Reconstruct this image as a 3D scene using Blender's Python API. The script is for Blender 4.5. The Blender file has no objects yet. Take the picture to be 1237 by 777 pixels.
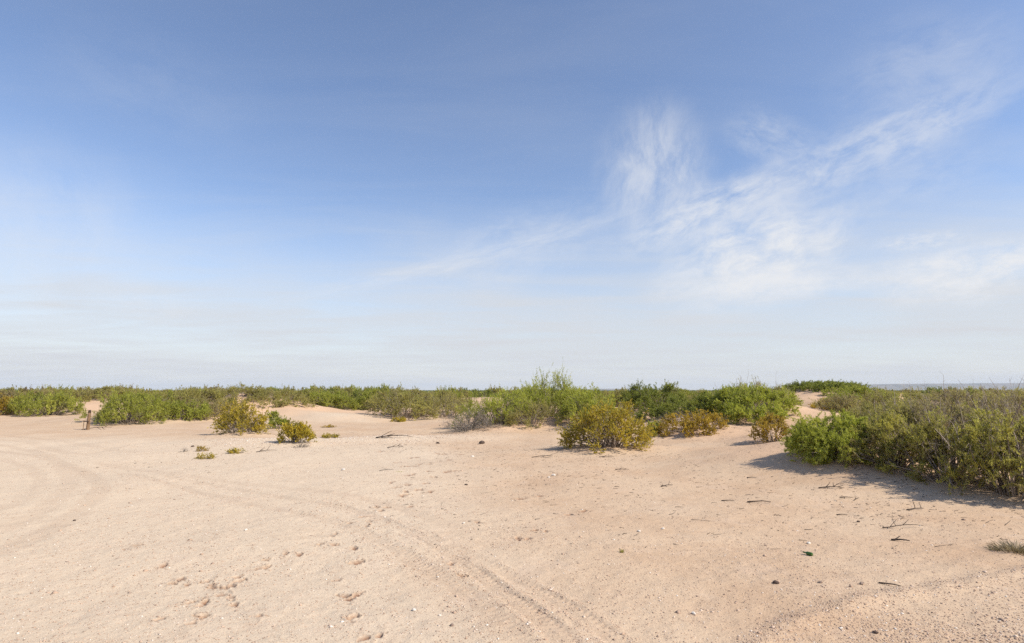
import bpy, math, random
import numpy as np
from mathutils import Vector, Matrix

SC = bpy.context.scene
COL = SC.collection
R = math.radians
RNG = np.random.default_rng(11)
random.seed(5)

# ------------------------------------------------------------------ camera
F, CX, CY, PITCH, EYE = 737.0, 618.5, 388.5, R(6.43), 2.5
CP, SP = math.cos(PITCH), math.sin(PITCH)

cam = bpy.data.cameras.new('camera')
cam.sensor_width = 36.0
cam.lens = 36.0 * F / 1237.0
cam.clip_start = 0.05
cam.clip_end = 60000
camo = bpy.data.objects.new('camera', cam)
camo.location = (0, 0, EYE)
camo.rotation_euler = (math.pi / 2 + PITCH, 0, 0)
COL.objects.link(camo)
SC.camera = camo


def ray(px, py):
    u, v = (px - CX) / F, (CY - py) / F
    return u, CP - v * SP, SP + v * CP          # x, y, z of an unnormalised direction


def flat(px, py):
    """where the line of sight through a photo pixel meets level ground"""
    x, y, z = ray(px, py)
    t = -EYE / z
    return x * t, y * t


def X_at(px, Y, z=0.0):
    return (px - CX) / F * (Y * CP + (z - EYE) * SP)


def Z_at(py, Y):
    v = (CY - py) / F
    return EYE + Y * (v * CP + SP) / (CP - v * SP)


# ------------------------------------------------------------------ noise and terrain
def hash2(ix, iy, seed):
    h = (ix.astype(np.int64) * 374761393 + iy.astype(np.int64) * 668265263 + seed * 1442695041) & 0xffffffff
    h = ((h ^ (h >> 13)) * 1274126177) & 0xffffffff
    h = h ^ (h >> 16)
    return (h & 0xffff) / 65535.0


def vnoise(x, y, seed=0):
    ix, iy = np.floor(x), np.floor(y)
    fx, fy = x - ix, y - iy
    fx = fx * fx * (3 - 2 * fx)
    fy = fy * fy * (3 - 2 * fy)
    a, b = hash2(ix, iy, seed), hash2(ix + 1, iy, seed)
    c, d = hash2(ix, iy + 1, seed), hash2(ix + 1, iy + 1, seed)
    return (a + (b - a) * fx + (c - a) * fy + (a - b - c + d) * fx * fy) * 2 - 1


def sstep(a, b, v):
    t = np.clip((v - a) / (b - a), 0, 1)
    return t * t * (3 - 2 * t)


# coppice dunes: photo column, distance, radii, height
MOUNDS = [
    (45, 66, 7, 6, .75), (150, 50, 4.5, 4.5, .45), (245, 55.5, 7.5, 6.2, 1.2), (335, 59, 6, 6.2, 1.25), (415, 74, 7, 6, .9),
    (410, 52, 4.2, 3.2, .55), (495, 60, 5.5, 5, .8), (585, 76, 7, 7, 1.45), (660, 42, 6.8, 4.6, .85), (602, 36.0, 2.0, 1.2, .30),
    (645, 37.5, 2.2, 1.0, .14), (760, 60, 7, 6, .8), (800, 45, 5, 4.2, 1.0), (895, 35.5, 4.2, 3.4, 1.0), (985, 47, 7.5, 8, 1.8),
    (295, 33.5, 1.8, 1.0, .16), (355, 28.5, 1.4, .7, .10), (930, 26.5, 1.5, 1.3, .26), (735, 25.6, 2.5, 1.4, .24), (838, 30.2, 2.6, 1.4, .28), (700, 37, 3.0, 1.6, .25),
    (180, 80, 9, 8, 1.0), (300, 95, 9, 8, 1.0), (60, 105, 12, 9, 1.0),
]
MW = [(X_at(p, y), y, a, b, h) for p, y, a, b, h in MOUNDS]
MW += [(14.5, 20.2, 6.2, 4.7, 1.05), (10.0, 18.6, 2.2, 1.8, .15), (22, 33, 13, 9, 1.15), (34, 50, 16, 11, 1.2), (24, 18, 7, 5, .9)]


def macro(x, y):
    r = np.hypot(x, y)
    h = .05 * vnoise(x / 5.3, y / 5.3, 1) + .04 * vnoise(x / 2.1 + 9, y / 2.1, 2)
    far = sstep(58, 110, r)
    h = h + far * (1.0 + .75 * vnoise(x / 24.0, y / 24.0, 3) + .5 * vnoise(x / 11.0, y / 11.0, 4)) * .55 * (1 - .8 * sstep(500, 2500, r))
    for mx, my, a, b, H in MW:
        d = ((x - mx) / a) ** 2 + ((y - my) / b) ** 2
        m = d < 9
        if np.any(m):
            wob = 1 + .22 * vnoise(x / 1.7 + mx, y / 1.7, 7)
            h = h + np.where(m, H * np.exp(-np.minimum(d, 9) ** 1.25 * wob), 0)
    # low gravel bank between the road and the upper sand
    h = h + .16 * np.exp(-((y - 31.0 - .25 * (x + 9)) / 1.9) ** 2) * sstep(-17, -12, x) * (1 - sstep(-3, 4, x))
    return h


def smooth_line(pts, n=8):
    P = np.array([flat(*p) for p in pts])
    P = np.vstack([2 * P[0] - P[1], P, 2 * P[-1] - P[-2]])
    out = []
    for i in range(1, len(P) - 2):
        for t in np.linspace(0, 1, n, endpoint=False):
            p0, p1, p2, p3 = P[i - 1:i + 3]
            out.append(.5 * (2 * p1 + (p2 - p0) * t + (2 * p0 - 5 * p1 + 4 * p2 - p3) * t * t + (3 * p1 - p0 - 3 * p2 + p3) * t ** 3))
    out.append(P[-2])
    return np.array(out)


def line_dist(x, y, L):
    """signed distance to a polyline, and the position along it"""
    best = np.full(x.shape, 1e9)
    sg = np.zeros(x.shape)
    al = np.zeros(x.shape)
    s = 0.0
    for a, b in zip(L[:-1], L[1:]):
        d = b - a
        l = math.hypot(*d)
        t = np.clip(((x - a[0]) * d[0] + (y - a[1]) * d[1]) / (l * l), 0, 1)
        qx, qy = x - a[0] - d[0] * t, y - a[1] - d[1] * t
        q = np.hypot(qx, qy)
        m = q < best
        best = np.where(m, q, best)
        sg = np.where(m, np.sign(d[0] * qy - d[1] * qx), sg)
        al = np.where(m, s + t * l, al)
        s += l
    return best, sg, al


#   photo pixels of wheel tracks: points, half width, depth, darkness
TRACKS = [
    ([(150, 573), (230, 592), (319, 613), (400, 630), (455, 653), (498, 679), (545, 706), (590, 745), (625, 785)], .16, .010, .34),
    ([(199, 576), (335, 600), (430, 618), (490, 643), (532, 665), (583, 696), (617, 723), (658, 757), (690, 790)], .13, .022, .36),
    ([(480, 632), (560, 668), (625, 700), (685, 733), (736, 770), (770, 800)], .12, .015, .2),
    ([(120, 560), (240, 578), (350, 590), (450, 604), (560, 640)], .25, .006, .28),
    ([(-30, 540), (45, 552), (98, 570), (121, 588), (112, 604), (70, 634), (0, 665), (-70, 690)], .26, .008, .42),
    ([(-30, 535), (35, 543), (72, 562), (84, 584), (66, 608), (20, 632), (-50, 655)], .26, .006, .34),
    ([(-30, 550), (25, 562), (48, 582), (30, 605), (-30, 625)], .22, .005, .28),
    ([(140, 540), (90, 548), (30, 534), (-40, 527)], .3, .014, .25),
    ([(165, 547), (120, 541), (60, 531), (-40, 522)], .3, .014, .25),
    ([(860, 735), (960, 700), (1070, 690), (1160, 668), (1237, 650)], .22, .012, .2),
]
TRACKS = [(smooth_line(p), w, d, k) for p, w, d, k in TRACKS]
BERM = smooth_line([(905, 790), (946, 757), (1007, 738), (1062, 723), (1157, 708), (1237, 690), (1300, 676)])
PRINTS = [(187, 757), (237, 747), (250, 709), (245, 721), (251, 733), (270, 732), (306, 747), (295, 697), (272, 708), (319, 679), (330, 683),
          (367, 667), (392, 652), (413, 648), (409, 702), (414, 721), (414, 747), (214, 697), (202, 680), (165, 658), (420, 667), (425, 682),
          (420, 721), (417, 747), (447, 770), (436, 638), (430, 633), (463, 611), (488, 610), (490, 596), (485, 584), (522, 582), (570, 633),
          (685, 621), (634, 650), (500, 573), (512, 560), (548, 556), (556, 548), (503, 551), (540, 570), (480, 597), (455, 616), (440, 628),
          (470, 545), (488, 556), (505, 562), (520, 575), (497, 585), (515, 590), (535, 548), (474, 588), (508, 568), (482, 562), (376, 662), (360, 671), (286, 703), (262, 717), (655, 643), (546, 684), (700, 615), (560, 700), (640, 600), (398, 659), (243, 700)]
PR = []
_r = random.Random(4)
for p in PRINTS:
    gx, gy = flat(*p)
    fz = 1 + .8 * max(0.0, min(1.0, (gy - 10) / 8))
    for k in range(_r.choice((1, 1, 2, 2))):
        PR.append((gx + _r.gauss(0, .10) * fz, gy + _r.gauss(0, .12) * fz, _r.uniform(.030, .05) * fz, _r.uniform(.045, .085) * fz, _r.uniform(-.9, .9), _r.uniform(.024, .048)))


def micro(x, y):
    """small relief near the eye: (height, disturbed sand, pale caliche)"""
    r = np.hypot(x, y)
    near = 1 - sstep(45, 70, r)
    # wind-worn surface
    h = near * (.010 * vnoise(x / .55, y / .55, 21) + .006 * vnoise(x / .21, y / .21, 22) + .004 * vnoise(x / .09, y / .09, 23) * (1 - sstep(12, 25, r)))
    dist = np.zeros_like(x)
    for L, w, dep, k in TRACKS:
        lo, hi = L.min(0) - 2, L.max(0) + 2
        m = (x > lo[0]) & (x < hi[0]) & (y > lo[1]) & (y < hi[1])
        if not m.any():
            continue
        d, sg, al = line_dist(x[m], y[m], L)
        d = d + .05 * vnoise(x[m] / .5, y[m] / .5, 31)
        fade = np.clip(.5 + .45 * vnoise(al / 2.3, al * 0 + w * 50, 33) + .35 * vnoise(al / .35, sg * 3 + w * 90, 34), .05, 1.2)
        core = 1 - sstep(w * .55, w * 1.15, d)
        rim = np.exp(-((d - w * 1.45) / (w * .38)) ** 2)
        h[m] += fade * (-dep * core + dep * .75 * rim * (.6 + .4 * sg))
        if w < .17:
            h[m] += core * .007 * fade * np.sin(al * 2 * math.pi / .11 + np.abs(d * sg - .02) * 30)
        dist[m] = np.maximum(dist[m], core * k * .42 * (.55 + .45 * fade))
    lo, hi = BERM.min(0) - 2, BERM.max(0) + 2
    m = (x > lo[0]) & (x < hi[0]) & (y > lo[1]) & (y < hi[1])
    if m.any():
        d, sg, al = line_dist(x[m], y[m], BERM)
        h[m] += .040 * np.exp(-(d / .17) ** 2) * (.7 + .5 * vnoise(al / .35, al * 0, 41))
    for px, py, a, b, rot, dep in PR:
        m = (np.abs(x - px) < .4) & (np.abs(y - py) < .4)
        if not m.any():
            continue
        c, s = math.cos(rot), math.sin(rot)
        u = ((x[m] - px) * c + (y[m] - py) * s) / a
        v = (-(x[m] - px) * s + (y[m] - py) * c) / b
        q = np.hypot(u, v) * (1 + .6 * vnoise(x[m] / .04, y[m] / .05, 71)) + .35 * vnoise(x[m] / .08, y[m] / .08, 72)
        q = np.maximum(q, 0)
        h[m] += -dep * np.exp(-q ** 2.4) + dep * .28 * np.exp(-((q - 1.5) / .4) ** 2)
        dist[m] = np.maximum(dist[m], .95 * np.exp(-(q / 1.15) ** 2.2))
    return h, dist


def full(x, y):
    x = np.atleast_1d(np.asarray(x, float))
    y = np.atleast_1d(np.asarray(y, float))
    return macro(x, y) + micro(x, y)[0]


def ground(px, py):
    """the point of the terrain seen through a photo pixel"""
    dx, dy, dz = ray(px, py)
    t = np.linspace(4, 110, 2200)
    zz = EYE + dz * t
    g = macro(dx * t, dy * t)
    i = np.argmax(zz < g)
    x, y = dx * t[i], dy * t[i]
    return float(x), float(y), float(full(x, y)[0])


# ------------------------------------------------------------------ helpers
def mesh_from(name, verts, quads=None, tris=None, attrs=None, smooth=False):
    me = bpy.data.meshes.new(name)
    verts = np.ascontiguousarray(verts, dtype=np.float32)
    me.vertices.add(len(verts))
    me.vertices.foreach_set('co', verts.ravel())
    loops, starts, tot = [], [], 0
    if quads is not None and len(quads):
        loops.append(quads.astype(np.int32).ravel())
        starts.append(np.arange(len(quads), dtype=np.int32) * 4)
        tot = len(quads) * 4
    if tris is not None and len(tris):
        loops.append(tris.astype(np.int32).ravel())
        starts.append(tot + np.arange(len(tris), dtype=np.int32) * 3)
    loops, starts = np.concatenate(loops), np.concatenate(starts)
    me.loops.add(len(loops))
    me.loops.foreach_set('vertex_index', loops)
    me.polygons.add(len(starts))
    me.polygons.foreach_set('loop_start', starts)
    if smooth:
        me.polygons.foreach_set('use_smooth', np.ones(len(starts), dtype=bool))
    for k, a in (attrs or {}).items():
        at = me.attributes.new(k, 'FLOAT', 'POINT')
        at.data.foreach_set('value', np.ascontiguousarray(a, dtype=np.float32))
    me.update(calc_edges=True)
    me.validate()
    return me


def link(name, me, mat=None, parent=None, loc=None):
    o = bpy.data.objects.new(name, me)
    COL.objects.link(o)
    if mat is not None:
        me.materials.clear()
        me.materials.append(mat)
    if parent is not None:
        o.parent = parent
    if loc is not None:
        o.location = loc
    return o


def tag(o, label=None, cat=None, group=None, kind=None):
    for k, v in (('label', label), ('category', cat), ('group', group), ('kind', kind)):
        if v:
            o[k] = v
    return o


def empty(name, loc):
    o = bpy.data.objects.new(name, None)
    o.empty_display_size = .3
    o.location = loc
    COL.objects.link(o)
    return o


def nodes(mat):
    mat.use_nodes = True
    nt = mat.node_tree
    nt.nodes.clear()
    return nt


def N(nt, typ, **kw):
    n = nt.nodes.new(typ)
    for k, v in kw.items():
        if hasattr(n, k) and not k[0].isupper():
            setattr(n, k, v)
    return n


def math_n(nt, op, a, b=None, clamp=False):
    n = nt.nodes.new('ShaderNodeMath')
    n.operation = op
    n.use_clamp = clamp
    for i, v in enumerate((a, b)):
        if v is None:
            continue
        if isinstance(v, (int, float)):
            n.inputs[i].default_value = v
        else:
            nt.links.new(v, n.inputs[i])
    return n.outputs[0]


def maprange(nt, v, a, b, c=0.0, d=1.0, smooth=True):
    n = nt.nodes.new('ShaderNodeMapRange')
    n.interpolation_type = 'SMOOTHSTEP' if smooth else 'LINEAR'
    nt.links.new(v, n.inputs[0])
    for i, q in enumerate((a, b, c, d)):
        n.inputs[i + 1].default_value = q
    return n.outputs[0]


def mixc(nt, f, a, b, blend='MIX'):
    n = nt.nodes.new('ShaderNodeMix')
    n.data_type = 'RGBA'
    n.blend_type = blend
    n.clamp_factor = True
    for sock, v in ((n.inputs[0], f), (n.inputs[6], a), (n.inputs[7], b)):
        if isinstance(v, (int, float)):
            sock.default_value = v
        elif isinstance(v, tuple):
            sock.default_value = (*v, 1)
        else:
            nt.links.new(v, sock)
    return n.outputs[2]


def noise(nt, vec, scale, detail=3.0, rough=.55, dist=0.0):
    n = nt.nodes.new('ShaderNodeTexNoise')
    n.inputs['Scale'].default_value = scale
    n.inputs['Detail'].default_value = detail
    n.inputs['Roughness'].default_value = rough
    n.inputs['Distortion'].default_value = dist
    if vec is not None:
        nt.links.new(vec, n.inputs['Vector'])
    return n.outputs['Fac']


def out_surface(nt, shader):
    o = nt.nodes.new('ShaderNodeOutputMaterial')
    nt.links.new(shader, o.inputs['Surface'])


def principled(nt, color, rough=.9, spec=.2, normal=None, **extra):
    p = nt.nodes.new('ShaderNodeBsdfPrincipled')
    p.inputs['Roughness'].default_value = rough
    p.inputs['Specular IOR Level'].default_value = spec
    if isinstance(color, tuple):
        p.inputs['Base Color'].default_value = (*color, 1)
    else:
        nt.links.new(color, p.inputs['Base Color'])
    if normal is not None:
        nt.links.new(normal, p.inputs['Normal'])
    for k, v in extra.items():
        p.inputs[k].default_value = v
    return p.outputs[0]


def leaf_mat(name, c0, c1, c2, trans=.5):
    m = bpy.data.materials.new(name)
    nt = nodes(m)
    at = N(nt, 'ShaderNodeAttribute')
    at.attribute_name = 'tint'
    cr = nt.nodes.new('ShaderNodeValToRGB')
    e = cr.color_ramp.elements
    e[0].position, e[0].color = .08, (*c0, 1)
    e[1].position, e[1].color = .92, (*c2, 1)
    q = e.new(.5)
    q.color = (*c1, 1)
    nt.links.new(at.outputs['Fac'], cr.inputs[0])
    p = principled(nt, cr.outputs[0], .55, .25)
    t = nt.nodes.new('ShaderNodeBsdfTranslucent')
    nt.links.new(mixc(nt, .25, cr.outputs[0], (.30, .34, .03)), t.inputs[0])
    mx = nt.nodes.new('ShaderNodeMixShader')
    mx.inputs[0].default_value = trans
    nt.links.new(p, mx.inputs[1])
    nt.links.new(t.outputs[0], mx.inputs[2])
    out_surface(nt, mx.outputs[0])
    return m


def tint_mat(name, c0, c1, rough=.9, spec=.15):
    m = bpy.data.materials.new(name)
    nt = nodes(m)
    at = N(nt, 'ShaderNodeAttribute')
    at.attribute_name = 'tint'
    out_surface(nt, principled(nt, mixc(nt, at.outputs['Fac'], c0, c1), rough, spec))
    return m


LEAF = {
    'fresh': leaf_mat('fresh_yellow_green_leaves', (.31, .33, .048), (.48, .51, .075), (.61, .60, .105)),
    'green': leaf_mat('bright_green_leaves', (.26, .27, .042), (.40, .42, .066), (.52, .51, .095)),
    'deep': leaf_mat('deep_green_leaves', (.17, .19, .036), (.27, .30, .054), (.38, .39, .080)),
    'olive': leaf_mat('olive_leaves', (.32, .25, .12), (.41, .375, .105), (.52, .46, .13)),
    'dull': leaf_mat('dull_brownish_leaves', (.33, .24, .15), (.42, .35, .14), (.50, .44, .14)),
    'tips': leaf_mat('yellow_tipped_leaves', (.31, .235, .105), (.44, .42, .092), (.63, .55, .12)),
    'yellow': leaf_mat('golden_creosote_leaves', (.28, .235, .034), (.53, .405, .044), (.69, .52, .055)),
    'rust': leaf_mat('rusty_gold_leaves', (.29, .195, .036), (.49, .33, .040), (.62, .42, .048)),
    'grey': leaf_mat('dry_grey_leaves', (.20, .17, .14), (.32, .28, .23), (.40, .36, .27), .15),
    'straw': leaf_mat('dry_straw_blades', (.20, .15, .09), (.33, .26, .16), (.42, .34, .22), .2),
}
BARK = tint_mat('grey_brown_twigs', (.17, .13, .10), (.40, .335, .275))
BARK_DRY = tint_mat('bleached_twigs', (.16, .13, .105), (.30, .26, .215))
DARKWOOD = tint_mat('dark_weathered_sticks', (.05, .038, .032), (.17, .125, .095))


# ------------------------------------------------------------------ shrubs
def norm(v):
    return v / np.maximum(np.linalg.norm(v, axis=-1, keepdims=True), 1e-9)


def tubes(P, Rd):
    """three-sided tapering tubes: P (n,k,3), Rd (n,k)"""
    n, k, _ = P.shape
    d = norm(P[:, -1] - P[:, 0])
    ref = np.where(np.abs(d[:, 2:3]) > .8, np.array([[1., 0, 0]]), np.array([[0, 0, 1.]]))
    u = norm(np.cross(d, ref))
    w = np.cross(d, u)
    V = np.empty((n, k, 3, 3))
    for j in range(3):
        a = 2 * math.pi * j / 3
        V[:, :, j] = P + (math.cos(a) * u + math.sin(a) * w)[:, None, :] * Rd[:, :, None]
    base = np.arange(n)[:, None, None] * k * 3
    i = np.arange(k - 1)[None, :, None] * 3
    j = np.arange(3)[None, None, :]
    j2 = (j + 1) % 3
    q = np.stack([base + i + j, base + i + j2, base + i + 3 + j2, base + i + 3 + j], -1).reshape(-1, 4)
    return V.reshape(-1, 3), q


def join(parts):
    vs, qs, off = [], [], 0
    for v, q in parts:
        vs.append(v)
        qs.append(q + off)
        off += len(v)
    return np.concatenate(vs), np.concatenate(qs)


def grow(seed, rx, ry, h, clumps, twigs, leaves, ll, lw, up=.45, spiky=0, sparse=0.0, world=None, bare=0, edge=2.6, droop=0.0, low=.15, tw=.62):
    """a many-stemmed desert shrub: curving stems to leafy clumps spread through an uneven dome. Returns (leaf verts, quads, tint), (stem verts, quads, tint)"""
    g = np.random.default_rng(seed)
    ph = g.uniform(0, 100, 2)
    size = (.30 * (rx * ry * max(h, .3)) ** (1 / 3) * (clumps / 30.0) ** -.33 + .10) * tw
    rx, ry = max(rx - size * .25, rx * .7), max(ry - size * .25, ry * .7)
    a = g.uniform(0, 2 * math.pi, clumps)
    r = np.sqrt(g.uniform(0, 1, clumps)) * .93
    lobes = 1 + .14 * np.sin(a * 3 + ph[0]) + .10 * np.sin(a * 5 + ph[1])
    cx, cy = np.cos(a) * r * rx * lobes, np.sin(a) * r * ry * lobes
    top = h * (1 - r ** edge) ** .6 * (.80 + .26 * vnoise(cx / (.35 * rx + .3) + ph[0], cy / (.35 * ry + .3) + ph[1], seed))
    cz = top * (low + (1 - low) * g.uniform(0, 1, clumps) ** .55) * .86
    C = np.stack([cx, cy, cz], 1)
    # roots: near the middle for small bushes, spread for wide ones
    k = 6
    root = np.stack([cx * .35, cy * .35, np.zeros(clumps)], 1) + g.normal(0, .05 * min(rx, 1.5), (clumps, 3)) * [1, 1, 0]
    mid = (root + C) / 2 + np.stack([-cx * .10, -cy * .10, cz * .18], 1) + g.normal(0, .06 * h, (clumps, 3))
    t = np.linspace(0, 1, k)[None, :, None]
    SP_ = (1 - t) ** 2 * root[:, None] + 2 * t * (1 - t) * mid[:, None] + t ** 2 * C[:, None]
    SP_[:, 0, 2] -= .12
    thick = .010 + .008 * h
    SR = np.linspace(1, .3, k)[None] * thick * g.uniform(.6, 1.3, (clumps, 1))
    if world is not None:
        bz = macro(np.array([world[0]]), np.array([world[1]]))[0]
        SP_[:, :, 2] += (macro(SP_[:, :, 0] + world[0], SP_[:, :, 1] + world[1]) - bz)
        C = C.copy()
        C[:, 2] += macro(cx + world[0], cy + world[1]) - bz
    # twigs
    nt = clumps * twigs
    ci = np.repeat(np.arange(clumps), twigs)
    o = C[ci] + g.normal(0, size * .28, (nt, 3))
    outw = norm(np.stack([cx, cy, cz * .4], 1))[ci]
    d = norm(outw * .55 + np.array([0, 0, up]) + g.normal(0, .62, (nt, 3)))
    L = size * g.uniform(.55, 1.5, nt)
    if spiky:
        s = g.uniform(0, 1, nt) < spiky
        s &= (cz[ci] > .55 * h)
        d[s] = norm(np.array([0, 0, 1.0]) + g.normal(0, .16, (s.sum(), 3)))
        L[s] *= 1.7
    kk = 5
    tt = np.linspace(0, 1, kk)[None, :, None]
    bend = g.normal(0, .22, (nt, 3)) * L[:, None]
    TP = o[:, None] + d[:, None] * L[:, None, None] * tt + bend[:, None] * tt ** 2
    TP[:, :, 2] -= droop * L[:, None] * (np.linspace(0, 1, kk) ** 2)[None]
    if world is not None:
        lim = macro(TP[:, :, 0] + world[0], TP[:, :, 1] + world[1]) - bz + .03
    else:
        lim = np.full(TP.shape[:2], .03)
    TP[:, :, 2] = np.maximum(TP[:, :, 2], lim)
    TR = np.linspace(1, .35, kk)[None] * (.0022 + .0009 * h) * g.uniform(.7, 1.3, (nt, 1))
    parts = [tubes(SP_, SR), tubes(TP, TR)]
    if bare:
        bi = g.integers(0, clumps, bare)
        bd = norm(np.array([0, 0, .9]) + outw.reshape(clumps, twigs, 3)[bi, 0] * .5 + g.normal(0, .4, (bare, 3)))
        bl = size * g.uniform(1.0, 2.6, bare)
        bb = C[bi]
        BP = bb[:, None] + bd[:, None] * bl[:, None, None] * tt + (g.normal(0, .25, (bare, 3)) * bl[:, None])[:, None] * tt ** 2
        parts.append(tubes(BP, np.linspace(1, .4, kk)[None] * .011 * g.uniform(.7, 1.4, (bare, 1))))
        side = 4
        sb = np.repeat(np.arange(bare), side)
        ti = g.integers(1, kk, bare * side)
        so = BP[sb, ti]
        sd = norm(bd[sb] + g.normal(0, .7, (bare * side, 3)))
        sl = bl[sb] * g.uniform(.15, .4, bare * side)
        parts.append(tubes(so[:, None] + sd[:, None] * sl[:, None, None] * np.linspace(0, 1, 3)[None, :, None],
                           np.linspace(1, .5, 3)[None] * .0045 * np.ones((bare * side, 1))))
    sv, sq = join(parts)
    st = np.repeat(g.uniform(0, 1, (len(sv) + 17) // 18), 18)[:len(sv)]
    # leaves
    dead = np.where(g.uniform(0, 1, clumps) < (.18 if bare > 8 else .10 if clumps > 50 else .05), .8, g.uniform(-.12, .22, clumps))
    keep = g.uniform(0, 1, nt) >= sparse + dead[ci]
    ti = np.repeat(np.arange(nt)[keep], max(1, int(leaves * .85)))
    nl = len(ti)
    s = g.uniform(.12, 1.0, nl) ** .8
    f = s * (kk - 1)
    i0 = np.minimum(f.astype(int), kk - 2)
    fr = (f - i0)[:, None]
    P = TP[ti, i0] * (1 - fr) + TP[ti, i0 + 1] * fr
    ax = norm(d[ti] * .45 + g.normal(0, .6, (nl, 3)) + np.array([0, 0, .15 - droop * .5]))
    nn = norm(g.normal(0, .75, (nl, 3)) + outw[ti] * .55 + np.array([0, 0, .7]))
    sdv = norm(np.cross(ax, nn))
    ln = ll * np.exp(g.normal(-.06, .36, nl))[:, None]
    wd = lw * np.exp(g.normal(-.06, .36, nl))[:, None]
    V = np.empty((nl, 4, 3))
    V[:, 0] = P
    V[:, 1] = P + ax * ln * .5 + sdv * wd * .5
    V[:, 2] = P + ax * ln
    V[:, 3] = P + ax * ln * .5 - sdv * wd * .5
    zt = np.percentile(V[:, 2, 2], 98.8)
    fz_ = h / max(zt, .05)
    V[:, :, 2] = np.where(V[:, :, 2] > 0, V[:, :, 2] * fz_, V[:, :, 2])
    sv[:, 2] = np.where(sv[:, 2] > 0, sv[:, 2] * fz_, sv[:, 2])
    q = np.arange(nl * 4).reshape(-1, 4)
    ct = g.normal(0, .17, clumps)[ci[ti]] + g.normal(0, .09, nt)[ti]
    tint = np.clip(.48 + ct + g.normal(0, .16, nl), 0, 1)
    return (V.reshape(-1, 3), q, np.repeat(tint, 4)), (sv, sq, st)


def shrub_meshes(nm, seed, *a, **k):
    (lv, lq, lt), (sv, sq, st) = grow(seed, *a, **k)
    return mesh_from(nm + '_foliage', lv, lq, attrs={'tint': lt}), mesh_from(nm + '_stems', sv, sq, attrs={'tint': st})


def place_shrub(name, label, kind, x, y, rx, ry, h, group=None, cat='shrub', bark=None, seed=0, **k):
    z = float(macro(np.array([x]), np.array([y]))[0])
    e = empty(name, (x, y, z))
    tag(e, label, cat, group)
    fm, sm = shrub_meshes(name, seed, rx, ry, h, world=(x, y), **k)
    link('stems', sm, bark or BARK, e)
    link('foliage', fm, LEAF[kind], e)
    return e


G_R = 'shrubs crowding the right-hand dune'
G_L = 'shrubs along the left-hand dunes'
G_C = 'shrubs of the central dune'
G_B = 'small yellow bushes on the open sand'
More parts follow.
